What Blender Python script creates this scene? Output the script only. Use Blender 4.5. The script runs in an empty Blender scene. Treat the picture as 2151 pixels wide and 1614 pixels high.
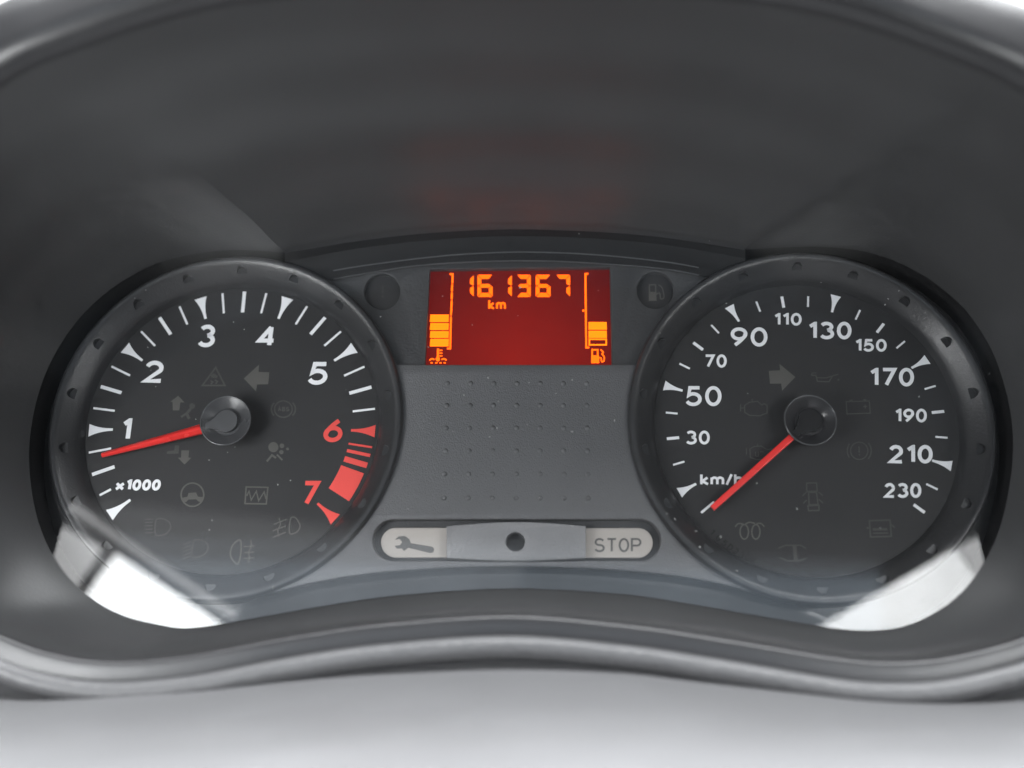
import bpy, bmesh, math, random
from mathutils import Vector, Matrix
from mathutils.geometry import tessellate_polygon

random.seed(7)
sc = bpy.context.scene
COL = sc.collection

# ---------------------------------------------------------------- frame of the cluster
# (u right, v up along the dial faces, w out of the dial faces towards the driver), millimetres
BETA = math.radians(30)                       # the cluster leans back
BASE = Vector((0, 0, 0.95))
EX = Vector((1, 0, 0))
EV = Vector((0, math.sin(BETA), math.cos(BETA)))
EW = Vector((0, -math.cos(BETA), math.sin(BETA)))


def W(p):
    return BASE + (EX * p[0] + EV * p[1] + EW * p[2]) * 0.001


def WD(d):
    return EX * d[0] + EV * d[1] + EW * d[2]


# ---------------------------------------------------------------- camera
DIST, PHI, PSI = 340.0, math.radians(17), math.radians(2)
FPX = DIST * 2151 / 340.0
_R = Matrix.Rotation(PSI, 3, 'Y')
CF = _R @ Vector((0, math.sin(PHI), -math.cos(PHI)))
CR = _R @ Vector((1, 0, 0))
CU = _R @ Vector((0, math.cos(PHI), math.sin(PHI)))
CC = -DIST * CF

cam_d = bpy.data.cameras.new('camera')
cam = bpy.data.objects.new('camera', cam_d)
COL.objects.link(cam)
sc.camera = cam
xw, yw, zw = WD(CR), WD(CU), -WD(CF)
m = Matrix((xw, yw, zw)).transposed().to_4x4()
m.translation = W(CC)
cam.matrix_world = m
cam_d.sensor_width = 36
cam_d.lens = 36.0
cam_d.clip_start = 0.01
cam_d.clip_end = 50
cam_d.dof.use_dof = True
cam_d.dof.focus_distance = 0.336
cam_d.dof.aperture_fstop = 3.5
cam_d.dof.aperture_blades = 7

# ---------------------------------------------------------------- world, exposure
world = bpy.data.worlds.new('World')
sc.world = world
world.use_nodes = True
bg = world.node_tree.nodes['Background']
bg.inputs['Color'].default_value = (0.93, 0.97, 1.0, 1)
bg.inputs['Strength'].default_value = 0.11
sc.view_settings.view_transform = 'Standard'
sc.view_settings.look = 'None'
sc.view_settings.exposure = 0.28
sc.view_settings.gamma = 1.0
sc.view_settings.use_curve_mapping = False
sc.cycles.use_denoising = True
sc.cycles.use_adaptive_sampling = True
sc.cycles.adaptive_threshold = 0.03
sc.cycles.adaptive_min_samples = 24
sc.cycles.max_bounces = 5
sc.cycles.diffuse_bounces = 3
sc.cycles.glossy_bounces = 3
sc.cycles.transparent_max_bounces = 8
sc.cycles.sample_clamp_indirect = 4.0


def ray(px, py):
    return CF + CR * ((px - 1075.5) / FPX) + CU * ((807 - py) / FPX)


def P(px, py, w=0.0):
    """the point at height w above the dial faces that is seen at (px, py) of the photograph"""
    d = ray(px, py)
    return CC + d * ((w - CC.z) / d.z)


def U(px, py, w=0.0):
    p = P(px, py, w)
    return (p.x, p.y)


R_COVER = 2400.0


def cover_w(u, v):
    """front face of the slightly domed clear cover"""
    return 8.0 + (168.0 ** 2 - u * u) / (2 * R_COVER) - (v + 12) ** 2 / (2 * R_COVER)


def cover_mirror(px, py):
    """where the ray of a pixel meets the cover, and the mirrored direction"""
    w = 9.0
    for _ in range(8):
        p = P(px, py, w)
        w = cover_w(p.x, p.y)
    n = Vector((p.x / R_COVER, (p.y + 12) / R_COVER, 1)).normalized()
    d = ray(px, py).normalized()
    return p, d - n * (2 * d.dot(n))


def mirrored_lamp(name, e0, e1, depth, radiance, dist, color, extra=0.0):
    """lamp whose upper edge the clear cover mirrors along e0-e1"""
    p0, d0 = cover_mirror(*e0)
    p1, d1 = cover_mirror(*e1)
    pc, dc = (p0 + p1) / 2, (d0 + d1).normalized()
    ctr = pc + dc * dist

    def hit(p, d):
        return p + d * ((ctr - p).dot(dc) / d.dot(dc))
    a, b = hit(p0, d0), hit(p1, d1)
    b = b + (b - a).normalized() * extra
    xl = (b - a).normalized()
    zl = dc.copy()                      # lamps shine along local -z
    yl = zl.cross(xl).normalized()
    if yl.y > 0:
        yl = -yl                        # away from the edge, downwards
    length = (b - a).length
    mid = (a + b) / 2 + yl * depth / 2
    xl2 = yl.cross(zl)
    ld = bpy.data.lights.new(name, 'AREA')
    ld.shape = 'RECTANGLE'
    ld.size = length * 0.001
    ld.size_y = depth * 0.001
    ld.energy = radiance * math.pi * ld.size * ld.size_y
    ld.color = color
    o = bpy.data.objects.new(name, ld)
    COL.objects.link(o)
    mm = Matrix((WD(xl2), WD(yl), WD(zl))).transposed().to_4x4()
    mm.translation = W(mid)
    o.matrix_world = mm
    return o


mirrored_lamp('side_window_light', (243, 1163), (540, 1362), 230, 13.5, 330, (0.97, 0.99, 1.0))
mirrored_lamp('quarter_window_light', (-60, 1003), (214, 1150), 200, 4.6, 330, (0.98, 0.99, 1.0))
mirrored_lamp('far_window_light', (2010, 1152), (1660, 1352), 80, 10, 330, (0.97, 0.99, 1.0))
mirrored_lamp('far_quarter_window_light', (2290, 1003), (2014, 1150), 90, 5.0, 330, (0.98, 0.99, 1.0))
mirrored_lamp('cover_streak_light', (0, 950), (500, 1290), 5, 2.8, 330, (0.98, 0.99, 1.0))  # thin lamp added for the pale streak mirrored in the cover
mirrored_lamp('cover_veil_light', (150, 1050), (1100, 1150), 300, 0.40, 1300, (0.95, 0.97, 1.0))  # stacked dim lamps added for the bluish veil mirrored low in the cover
mirrored_lamp('cover_veil_light', (250, 1125), (1850, 1185), 300, 0.45, 1300, (0.75, 0.87, 1.0))
mirrored_lamp('cover_veil_light', (250, 1178), (1850, 1215), 260, 0.75, 1300, (0.66, 0.83, 1.0))


def area(name, loc, target, sx, sy, radiance, color):
    ld = bpy.data.lights.new(name, 'AREA')
    ld.shape = 'RECTANGLE'
    ld.size, ld.size_y = sx, sy
    ld.energy = radiance * math.pi * sx * sy
    ld.color = color
    o = bpy.data.objects.new(name, ld)
    COL.objects.link(o)
    o.location = loc
    o.rotation_euler = (Vector(target) - Vector(loc)).to_track_quat('-Z', 'Y').to_euler()
    return o


# daylight falling in through the windscreen, over the top of the hood
area('windscreen_light', (0.05, 0.15, 1.70), (0, -0.10, 0.90), 1.2, 0.86, 17.0, (0.96, 0.98, 1.0))


# ---------------------------------------------------------------- materials
def new_mat(name):
    mt = bpy.data.materials.new(name)
    mt.use_nodes = True
    nt = mt.node_tree
    b = nt.nodes['Principled BSDF']
    return mt, nt, b


def plastic(name, col, rough, spec=0.5, grain=0.0, gscale=900.0, mottle=0.03, stretch=None):
    mt, nt, b = new_mat(name)
    b.inputs['Roughness'].default_value = rough
    b.inputs['Specular IOR Level'].default_value = spec
    tc = nt.nodes.new('ShaderNodeTexCoord')
    n1 = nt.nodes.new('ShaderNodeTexNoise')
    n1.inputs['Scale'].default_value = 35
    n1.inputs['Detail'].default_value = 5
    nt.links.new(tc.outputs['Object'], n1.inputs['Vector'])
    mr = nt.nodes.new('ShaderNodeMapRange')
    mr.inputs['From Min'].default_value = 0.3
    mr.inputs['From Max'].default_value = 0.7
    mr.inputs['To Min'].default_value = 1 - mottle
    mr.inputs['To Max'].default_value = 1 + mottle
    nt.links.new(n1.outputs['Fac'], mr.inputs['Value'])
    mx = nt.nodes.new('ShaderNodeMix')
    mx.data_type = 'RGBA'
    mx.blend_type = 'MULTIPLY'
    mx.inputs['Factor'].default_value = 1
    mx.inputs['A'].default_value = (*col, 1)
    nt.links.new(mr.outputs['Result'], mx.inputs['B'])
    nt.links.new(mx.outputs['Result'], b.inputs['Base Color'])
    mr2 = nt.nodes.new('ShaderNodeMapRange')
    mr2.inputs['From Min'].default_value = 0.3
    mr2.inputs['From Max'].default_value = 0.7
    mr2.inputs['To Min'].default_value = rough - 0.05
    mr2.inputs['To Max'].default_value = rough + 0.05
    nt.links.new(n1.outputs['Fac'], mr2.inputs['Value'])
    nt.links.new(mr2.outputs['Result'], b.inputs['Roughness'])
    if grain > 0:
        n2 = nt.nodes.new('ShaderNodeTexNoise')
        n2.inputs['Scale'].default_value = gscale
        n2.inputs['Detail'].default_value = 2
        n2.inputs['Roughness'].default_value = 0.5
        if stretch:
            mp = nt.nodes.new('ShaderNodeMapping')
            mp.inputs['Scale'].default_value = stretch
            nt.links.new(tc.outputs['Object'], mp.inputs['Vector'])
            nt.links.new(mp.outputs['Vector'], n2.inputs['Vector'])
        else:
            nt.links.new(tc.outputs['Object'], n2.inputs['Vector'])
        bp = nt.nodes.new('ShaderNodeBump')
        bp.inputs['Strength'].default_value = grain
        bp.inputs['Distance'].default_value = 0.0004
        nt.links.new(n2.outputs['Fac'], bp.inputs['Height'])
        nt.links.new(bp.outputs['Normal'], b.inputs['Normal'])
    return mt


def emit(name, col, strength):
    mt, nt, b = new_mat(name)
    b.inputs['Base Color'].default_value = (0.02, 0.004, 0.003, 1)
    b.inputs['Roughness'].default_value = 0.5
    b.inputs['Specular IOR Level'].default_value = 0.1
    b.inputs['Emission Color'].default_value = (*col, 1)
    b.inputs['Emission Strength'].default_value = strength
    return mt


M_HOOD = plastic('hood_plastic', (0.048, 0.0485, 0.050), 0.38, 0.5, 0.10, 1300)
M_LIP = plastic('lip_plastic', (0.032, 0.032, 0.034), 0.33, 0.5, 0.12, 900)
M_BLACK = plastic('black_plastic', (0.014, 0.014, 0.015), 0.45, 0.5, 0.1, 900)
M_BROW = plastic('brow_plastic', (0.007, 0.007, 0.0075), 0.55, 0.25, 0.1, 1100)  # near-black also carries the hood's shade over the brow
M_RIM = plastic('hub_rim_plastic', (0.06, 0.061, 0.064), 0.18, 0.6)
M_RING = plastic('ring_plastic', (0.026, 0.0265, 0.028), 0.33, 0.5, 0.18, 1500)
M_PANEL = plastic('grained_panel_plastic', (0.086, 0.087, 0.091), 0.42, 0.5, 0.45, 2300, 0.04, (1.2, 0.85, 0.85))
M_UPPER = plastic('upper_panel_plastic', (0.042, 0.043, 0.045), 0.5, 0.5, 0.35, 1100)
M_LAMP = plastic('dark_lamp_window', (0.024, 0.024, 0.025), 0.5, 0.4)
M_BAR = plastic('bar_plastic', (0.17, 0.171, 0.176), 0.4, 0.5, 0.5, 1100)
M_DIAL = plastic('dial_print_black', (0.022, 0.022, 0.023), 0.6, 0.3, 0.05, 2500, 0.08)
M_HUB = plastic('hub_plastic', (0.022, 0.022, 0.024), 0.24, 0.5, 0.04, 1200, 0.05)
M_HUBT = plastic('hub_plastic_grey', (0.045, 0.046, 0.049), 0.28, 0.55, 0.03, 1200, 0.05)
M_HUBCAP = plastic('hub_cap_grey', (0.05, 0.051, 0.054), 0.4, 0.5, 0.04, 1200, 0.05)
M_HUBBLACK = plastic('hub_cap_black', (0.010, 0.010, 0.011), 0.3, 0.4, 0.04, 1200, 0.05)
M_WHITE = plastic('white_print', (0.80, 0.81, 0.83), 0.55, 0.3, mottle=0.03)
M_REDP = plastic('red_print', (0.74, 0.075, 0.062), 0.55, 0.3, mottle=0.04)
M_NEEDLE = plastic('red_needle_plastic', (0.74, 0.028, 0.024), 0.28, 0.5, mottle=0.04)
M_TELL = plastic('dormant_symbol_grey', (0.078, 0.076, 0.07), 0.6, 0.3, mottle=0.15)
M_TELL2 = plastic('faint_symbol_grey', (0.05, 0.049, 0.047), 0.6, 0.3, mottle=0.25)
M_DARKP = plastic('dark_print', (0.003, 0.003, 0.003), 0.6, 0.3, mottle=0.1)
M_CREAM = plastic('cream_lamp_window', (0.35, 0.325, 0.30), 0.45, 0.4, mottle=0.03)
M_GREYP = plastic('grey_print', (0.10, 0.10, 0.10), 0.6, 0.3, mottle=0.1)
M_PAD = plastic('pad_leatherette', (0.10, 0.10, 0.103), 0.45, 0.5, 1.0, 420)
M_SHROUD = plastic('shroud_plastic', (0.142, 0.142, 0.146), 0.5, 0.5, 0.3, 700)
M_AMBER = emit('amber_segment', (1.0, 0.105, 0.0), 2.3)
M_AMBER2 = emit('amber_bar', (1.0, 0.14, 0.0), 2.5)


def screen_mat():
    mt, nt, b = new_mat('red_backlit_screen')
    b.inputs['Base Color'].default_value = (0.008, 0.002, 0.002, 1)
    b.inputs['Roughness'].default_value = 0.5
    b.inputs['Specular IOR Level'].default_value = 0.1
    tc = nt.nodes.new('ShaderNodeTexCoord')
    gr = nt.nodes.new('ShaderNodeTexGradient')
    gr.gradient_type = 'SPHERICAL'
    mp = nt.nodes.new('ShaderNodeMapping')
    mp.vector_type = 'TEXTURE'
    mp.inputs['Location'].default_value = (0.5, 0.05, 0.5)
    mp.inputs['Scale'].default_value = (0.8, 1.25, 4)
    nt.links.new(tc.outputs['UV'], mp.inputs['Vector'])
    nt.links.new(mp.outputs['Vector'], gr.inputs['Vector'])
    ns = nt.nodes.new('ShaderNodeTexNoise')
    ns.inputs['Scale'].default_value = 7
    nt.links.new(tc.outputs['UV'], ns.inputs['Vector'])
    ml = nt.nodes.new('ShaderNodeMath')
    ml.operation = 'MULTIPLY_ADD'
    ml.inputs[1].default_value = 0.18
    nt.links.new(ns.outputs['Fac'], ml.inputs[0])
    nt.links.new(gr.outputs['Fac'], ml.inputs[2])
    cr = nt.nodes.new('ShaderNodeValToRGB')
    cr.color_ramp.elements[0].position = 0.05
    cr.color_ramp.elements[0].color = (0.07, 0.0, 0.001, 1)
    cr.color_ramp.elements[1].position = 1.0
    cr.color_ramp.elements[1].color = (0.30, 0.006, 0.002, 1)
    nt.links.new(ml.outputs[0], cr.inputs['Fac'])
    nt.links.new(cr.outputs['Color'], b.inputs['Emission Color'])
    b.inputs['Emission Strength'].default_value = 0.8
    return mt


M_SCREEN = screen_mat()


def lens_mat():
    mt = bpy.data.materials.new('clear_cover_plastic')
    mt.use_nodes = True
    nt = mt.node_tree
    nt.nodes.clear()
    out = nt.nodes.new('ShaderNodeOutputMaterial')
    mix = nt.nodes.new('ShaderNodeMixShader')
    tr = nt.nodes.new('ShaderNodeBsdfTransparent')
    gl = nt.nodes.new('ShaderNodeBsdfGlossy')
    gl.inputs['Roughness'].default_value = 0.012
    lw = nt.nodes.new('ShaderNodeLayerWeight')
    lw.inputs['Blend'].default_value = 0.5
    pw = nt.nodes.new('ShaderNodeMath')
    pw.operation = 'POWER'
    pw.inputs[1].default_value = 5
    ma = nt.nodes.new('ShaderNodeMath')
    ma.operation = 'MULTIPLY_ADD'
    ma.inputs[1].default_value = 0.9
    ma.inputs[2].default_value = 0.042
    nt.links.new(lw.outputs['Facing'], pw.inputs[0])
    nt.links.new(pw.outputs[0], ma.inputs[0])
    tc = nt.nodes.new('ShaderNodeTexCoord')
    ns = nt.nodes.new('ShaderNodeTexNoise')
    ns.inputs['Scale'].default_value = 22
    ns.inputs['Detail'].default_value = 6
    ns.inputs['Roughness'].default_value = 0.65
    nt.links.new(tc.outputs['Object'], ns.inputs['Vector'])
    mr = nt.nodes.new('ShaderNodeMapRange')
    mr.inputs['From Min'].default_value = 0.3
    mr.inputs['From Max'].default_value = 0.7
    mr.inputs['To Min'].default_value = 0.8
    mr.inputs['To Max'].default_value = 1.15
    nt.links.new(ns.outputs['Fac'], mr.inputs['Value'])
    mf = nt.nodes.new('ShaderNodeMath')
    mf.operation = 'MULTIPLY'
    nt.links.new(ma.outputs[0], mf.inputs[0])
    nt.links.new(mr.outputs['Result'], mf.inputs[1])
    nt.links.new(mf.outputs[0], mix.inputs['Fac'])
    nt.links.new(tr.outputs[0], mix.inputs[1])
    nt.links.new(gl.outputs[0], mix.inputs[2])
    nt.links.new(mix.outputs[0], out.inputs['Surface'])
    return mt


M_LENS = lens_mat()


def sky_mat():
    mt = bpy.data.materials.new('bright_overcast_sky')
    mt.use_nodes = True
    nt = mt.node_tree
    nt.nodes.clear()
    out = nt.nodes.new('ShaderNodeOutputMaterial')
    em = nt.nodes.new('ShaderNodeEmission')
    em.inputs['Color'].default_value = (0.97, 0.985, 1, 1)
    em.inputs['Strength'].default_value = 2.5
    nt.links.new(em.outputs[0], out.inputs['Surface'])
    return mt


M_SKY = sky_mat()

# ---------------------------------------------------------------- mesh helpers
ORIG = {}


def empty(name, at, parent=None):
    o = bpy.data.objects.new(name, None)
    o.empty_display_size = 0.01
    COL.objects.link(o)
    wp = W(at)
    ORIG[o.name] = wp
    if parent:
        o.parent = parent
        o.location = wp - ORIG[parent.name]
    else:
        o.location = wp
    return o


def link_mesh(name, me, wp, parent):
    o = bpy.data.objects.new(name, me)
    COL.objects.link(o)
    ORIG[o.name] = wp
    if parent:
        o.parent = parent
        o.location = wp - ORIG[parent.name]
    else:
        o.location = wp
    return o


def mk(name, verts, faces, mat, parent=None, smooth=None, bevel=0, uvs=None):
    """one mesh object from points in the cluster frame"""
    c = Vector((0, 0, 0))
    for v in verts:
        c += Vector(v)
    c /= len(verts)
    wp = W(c)
    me = bpy.data.meshes.new(name)
    me.from_pydata([W(v) - wp for v in verts], [], faces)
    bm = bmesh.new()
    bm.from_mesh(me)
    bmesh.ops.remove_doubles(bm, verts=bm.verts, dist=1e-7)
    bmesh.ops.recalc_face_normals(bm, faces=bm.faces)
    bm.to_mesh(me)
    bm.free()
    me.materials.append(mat)
    if smooth is not None:
        for p in me.polygons:
            p.use_smooth = True
        me.set_sharp_from_angle(angle=math.radians(smooth))
    o = link_mesh(name, me, wp, parent)
    if bevel:
        md = o.modifiers.new('edge', 'BEVEL')
        md.width = bevel * 0.001
        md.segments = 2
        md.limit_method = 'ANGLE'
        md.angle_limit = math.radians(40)
    return o


class MB:
    def __init__(self):
        self.v, self.f = [], []

    def add(self, verts, faces):
        k = len(self.v)
        self.v += [tuple(x) for x in verts]
        self.f += [tuple(i + k for i in f) for f in faces]

    def prism(self, polys, w0, w1):
        """polys: outer loop then holes, in (u, v)"""
        tri = tessellate_polygon([[Vector((a, b, 0)) for a, b in lp] for lp in polys])
        flat = [q for lp in polys for q in lp]
        n = len(flat)
        vs = [(a, b, w1) for a, b in flat] + [(a, b, w0) for a, b in flat]
        fs = [tuple(t) for t in tri]
        k = 0
        for lp in polys:
            for i in range(len(lp)):
                j = (i + 1) % len(lp)
                fs.append((k + i, k + j, n + k + j, n + k + i))
            k += len(lp)
        self.add(vs, fs)

    def chamfer_prism(self, polys, w0, w1, ch):
        """prism whose top edges are rounded off by ch (outer loop and holes)"""
        def inset(lp, d, sign):
            n = len(lp)
            ar = sum(lp[i][0] * lp[(i + 1) % n][1] - lp[(i + 1) % n][0] * lp[i][1] for i in range(n))
            sg = sign * (1 if ar > 0 else -1)
            o = []
            for i in range(n):
                a, b, c = Vector(lp[i - 1]), Vector(lp[i]), Vector(lp[(i + 1) % n])
                d1 = (b - a).normalized()
                d2 = (c - b).normalized()
                m1 = Vector((-d1.y, d1.x)) + Vector((-d2.y, d2.x))
                if m1.length < .3:
                    m1 = Vector((-d1.y, d1.x))
                m1.normalize()
                k = min(1 / max(m1.dot(Vector((-d1.y, d1.x))), .4), 1.8)
                o.append(tuple(b + m1 * (sg * d * k)))
            return o
        lev = [(0.0, w0), (0.0, w1 - ch), (ch * .3, w1 - ch * .3), (ch, w1)]
        clean = []
        for lp in polys:
            q = []
            for p in lp:
                if not q or (Vector(p) - Vector(q[-1])).length > 0.05:
                    q.append(p)
            if (Vector(q[0]) - Vector(q[-1])).length < 0.05:
                q.pop()
            clean.append(q)
        for li, lp in enumerate(clean):
            n = len(lp)
            vs = []
            for d, w in lev:
                vs += [(a, b, w) for a, b in inset(lp, d, 1 if li == 0 else -1)]
            fs = []
            for k in range(3):
                for i in range(n):
                    j = (i + 1) % n
                    fs.append((k * n + i, k * n + j, (k + 1) * n + j, (k + 1) * n + i))
            self.add(vs, fs)
        tops = [inset(lp, ch, 1 if li == 0 else -1) for li, lp in enumerate(clean)]
        tri_ = tessellate_polygon([[Vector((a, b, 0)) for a, b in lp] for lp in tops])
        self.add([(a, b, w1) for lp in tops for a, b in lp], [tuple(t) for t in tri_])

    def ribbon(self, pts, width, w0, w1, closed=False):
        n = len(pts)
        L, Rr = [], []
        for i in range(n):
            a = pts[(i - 1) % n] if (closed or i > 0) else None
            b = pts[i]
            c = pts[(i + 1) % n] if (closed or i < n - 1) else None
            d1 = (Vector(b) - Vector(a)).normalized() if a else None
            d2 = (Vector(c) - Vector(b)).normalized() if c else None
            if d1 is None:
                d1 = d2
            if d2 is None:
                d2 = d1
            n1 = Vector((-d1.y, d1.x))
            n2 = Vector((-d2.y, d2.x))
            mm = n1 + n2
            if mm.length < 0.2:
                mm = n1
            mm.normalize()
            k = min(1 / max(mm.dot(n1), 0.35), 2.2) * width / 2
            L.append(Vector(b) + mm * k)
            Rr.append(Vector(b) - mm * k)
        vs = []
        for i in range(n):
            vs += [(L[i].x, L[i].y, w1), (Rr[i].x, Rr[i].y, w1), (L[i].x, L[i].y, w0), (Rr[i].x, Rr[i].y, w0)]
        fs = []
        for i in range(n if closed else n - 1):
            a, b = 4 * i, 4 * ((i + 1) % n)
            fs += [(a, b, b + 1, a + 1), (a, a + 2, b + 2, b), (a + 1, b + 1, b + 3, a + 3)]
        if not closed:
            fs += [(0, 1, 3, 2), (4 * n - 4, 4 * n - 2, 4 * n - 1, 4 * n - 3)]
        self.add(vs, fs)

    def lathe(self, cu, cv, prof, n=96, cap0=False, cap1=False):
        vs, fs = [], []
        m_ = len(prof)
        for i in range(n):
            a = 2 * math.pi * i / n
            for r, w in prof:
                vs.append((cu + r * math.cos(a), cv + r * math.sin(a), w))
        for i in range(n):
            j = (i + 1) % n
            for k in range(m_ - 1):
                fs.append((i * m_ + k, j * m_ + k, j * m_ + k + 1, i * m_ + k + 1))
        if cap0:
            fs.append(tuple(i * m_ for i in range(n)))
        if cap1:
            fs.append(tuple(i * m_ + m_ - 1 for i in range(n)))
        self.add(vs, fs)

    def build(self, name, mat, parent=None, smooth=None, bevel=0):
        return mk(name, self.v, self.f, mat, parent, smooth, bevel)


def ell(cx, cy, rx, ry, a0, a1, n=14):
    return [(cx + rx * math.cos(math.radians(a0 + (a1 - a0) * i / n)),
             cy + ry * math.sin(math.radians(a0 + (a1 - a0) * i / n))) for i in range(n + 1)]


def loop(cx, cy, rx, ry, n=28):
    return ell(cx, cy, rx, ry, 90, 450, n)[:-1]


def catmull(pts, n=6, closed=False):
    out = []
    k = len(pts)
    for i in range(k if closed else k - 1):
        p0 = pts[(i - 1) % k] if closed or i > 0 else pts[0]
        p1 = pts[i]
        p2 = pts[(i + 1) % k]
        p3 = pts[(i + 2) % k] if closed or i + 2 < k else pts[-1]
        for j in range(n):
            t = j / n
            out.append(tuple(0.5 * (2 * b + (c - a) * t + (2 * a - 5 * b + 4 * c - d) * t * t + (3 * b - a - 3 * c + d) * t ** 3)
                             for a, b, c, d in zip(p0, p1, p2, p3)))
    if not closed:
        out.append(tuple(pts[-1]))
    return out


# ---------------------------------------------------------------- stroke lettering
# centre lines in the unit box; (points, closed)
G = {
    '0': [(loop(.5, .5, .5, .5), True)],
    '1': [([(0, .80), (.95, 1), (1, 1), (1, 0)], False)],
    '2': [(ell(.48, .70, .46, .30, 160, -28, 14) + [(0, 0), (1, 0)], False)],
    '3': [(ell(.46, .76, .46, .24, 150, -80, 12) + ell(.48, .265, .52, .265, 80, -155, 14), False)],
    '4': [([(1, .25), (0, .25), (.74, 1)], False), ([(.74, 1), (.74, 0)], False)],
    '5': [([(.94, 1), (.2, 1), (.1, .55)] + ell(.45, .32, .53, .32, 118, -155, 14), False)],
    '6': [(loop(.5, .31, .5, .31), True), (catmull([(.80, 1), (.45, .78), (.12, .50), (.02, .30)], 4), False)],
    '7': [([(0, 1), (1, 1), (.30, 0)], False)],
    '9': [(loop(.5, .69, .5, .31), True), (catmull([(.20, 0), (.55, .22), (.88, .50), (.98, .70)], 4), False)],
    'x': [([(0, 0), (1, .68)], False), ([(0, .68), (1, 0)], False)],
    'k': [([(0, 0), (0, 1)], False), ([(.92, .68), (.12, .32), (1, 0)], False)],
    'm': [([(0, 0), (0, .68)], False), ([(0, .4)] + ell(.25, .44, .25, .24, 170, 0, 8) + [(.5, 0)], False),
          ([(.5, .4)] + ell(.75, .44, .25, .24, 170, 0, 8) + [(1, 0)], False)],
    'h': [([(0, 0), (0, 1)], False), ([(0, .4)] + ell(.5, .42, .5, .26, 170, 0, 10) + [(1, 0)], False)],
    '/': [([(0, -.05), (1, 1.02)], False)],
    'S': [(ell(.5, .75, .46, .25, 25, 255, 12) + ell(.5, .255, .5, .255, 82, -160, 14), False)],
    'T': [([(0, 1), (1, 1)], False), ([(.5, .97), (.5, 0)], False)],
    'O': [(loop(.5, .5, .5, .5), True)],
    'P': [([(0, 0), (0, 1), (.55, 1)] + ell(.6, .73, .4, .27, 80, -80, 8) + [(.55, .46), (.03, .46)], False)],
    'A': [([(0, 0), (.5, 1), (1, 0)], False), ([(.2, .36), (.8, .36)], False)],
    'B': [([(0, 0), (0, 1), (.6, 1)] + ell(.6, .77, .3, .23, 80, -80, 6) + [(.05, .54)], False),
          ([(.6, .54)] + ell(.6, .27, .4, .27, 80, -80, 6) + [(.6, 0), (0, 0)], False)],
    'D': [([(0, 0), (0, 1), (.45, 1)] + ell(.45, .5, .55, .5, 80, -80, 8) + [(.45, 0)], True)],
    'G': [(ell(.5, .5, .5, .5, 45, 330, 16) + [(1, .45), (.6, .45)], False)],
    'K': [([(0, 0), (0, 1)], False), ([(.95, 1), (.1, .42), (1, 0)], False)],
}
ADV = {'1': .45, '/': .62, 'm': 1.45, 'k': .85, 'h': .85, 'x': 1.15}


def write(name, text, box, stroke_px, mat, parent, w0=0.0, w1=0.12, shear=0.0, gap=.24, off=(0, 0, 1)):
    """one line of lettering whose outline fills the pixel box (x0, y0, x1, y1)"""
    x0, y0, x1, y1 = [off[k % 2] + q / off[2] for k, q in enumerate(box)]
    hs = stroke_px / 2
    h = (y1 - y0) - 2 * hs
    tot = sum(ADV.get(c, 1) for c in text) + gap * (len(text) - 1)
    sh = shear * h
    # the strokes' own widths belong to the box, too
    cw = ((x1 - x0) - sh - 2 * hs * len(text)) / (sum(ADV.get(c, 1) for c in text) + gap * (len(text) - 1))
    mb = MB()
    x = x0
    layer = 0
    for c in text:
        a = ADV.get(c, 1) * cw
        for pts, closed in G[c]:
            pp = [(x + hs + p[0] * a + shear * p[1] * h, y1 - hs - p[1] * h) for p in pts]
            mb.ribbon([U(q[0], q[1], w0) for q in pp], stroke_px * 0.152, w0, w1 + layer * 0.015, closed)
            layer = (layer + 1) % 3
        x += a + 2 * hs + gap * cw
    return mb.build(name, mat, parent)


# ---------------------------------------------------------------- outlines
OUT = [(1075, 482), (900, 490), (750, 507), (600, 532), (545, 527), (480, 526), (400, 535), (320, 558), (240, 603), (170, 665),
       (115, 745), (80, 830), (62, 930), (65, 1020), (85, 1110), (125, 1190), (180, 1248), (250, 1290), (330, 1312), (410, 1320),
       (560, 1296), (700, 1272), (850, 1252), (1075, 1239), (1300, 1250), (1430, 1268), (1560, 1290), (1680, 1310), (1780, 1324),
       (1870, 1322), (1940, 1300), (2010, 1255), (2060, 1195), (2100, 1110), (2122, 1010), (2128, 920), (2115, 830), (2085, 740),
       (2035, 660), (1970, 600), (1900, 558), (1820, 530), (1730, 519), (1650, 520), (1560, 525), (1400, 500), (1250, 487)]
LIP = [(1075, -18), (780, -12), (440, 20), (110, 126), (0, 184), (-60, 230), (-100, 275), (-135, 335), (-165, 410), (-190, 500),
       (-205, 600), (-212, 700), (-212, 800), (-205, 920), (-185, 1050), (-145, 1190), (-75, 1290), (20, 1338), (120, 1372), (240, 1387),
       (400, 1375), (600, 1338), (800, 1309), (1075, 1291), (1330, 1312), (1480, 1334), (1620, 1357), (1740, 1377), (1840, 1387),
       (1950, 1384), (2060, 1363), (2151, 1335), (2235, 1285), (2300, 1190), (2340, 1060), (2360, 930), (2368, 800), (2365, 680),
       (2350, 570), (2320, 470), (2285, 390), (2245, 310), (2195, 245), (2140, 190), (2040, 142), (1730, 34), (1400, -8)]
CORN = [3, 44]            # inward corners where the gauge circles meet the arch
NSUB = 6
W_OUT = 9.0


def lip_w(py):
    t = min(max((py - 60) / 1250.0, 0), 1)
    return 104 + (32 - 104) * t


def split_curve(pts):
    """closed curve, smooth except at the two corners"""
    n = len(pts)
    a, b = CORN
    s1 = pts[a:b + 1]
    s2 = pts[b:] + pts[:a + 1]
    return catmull(s1, NSUB)[:-1] + catmull(s2, NSUB)[:-1]


out3 = split_curve([tuple(P(x, y, W_OUT)) for x, y in OUT])
lip3 = catmull([tuple(P(x, y, lip_w(y))) for x, y in LIP], NSUB, True)
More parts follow.
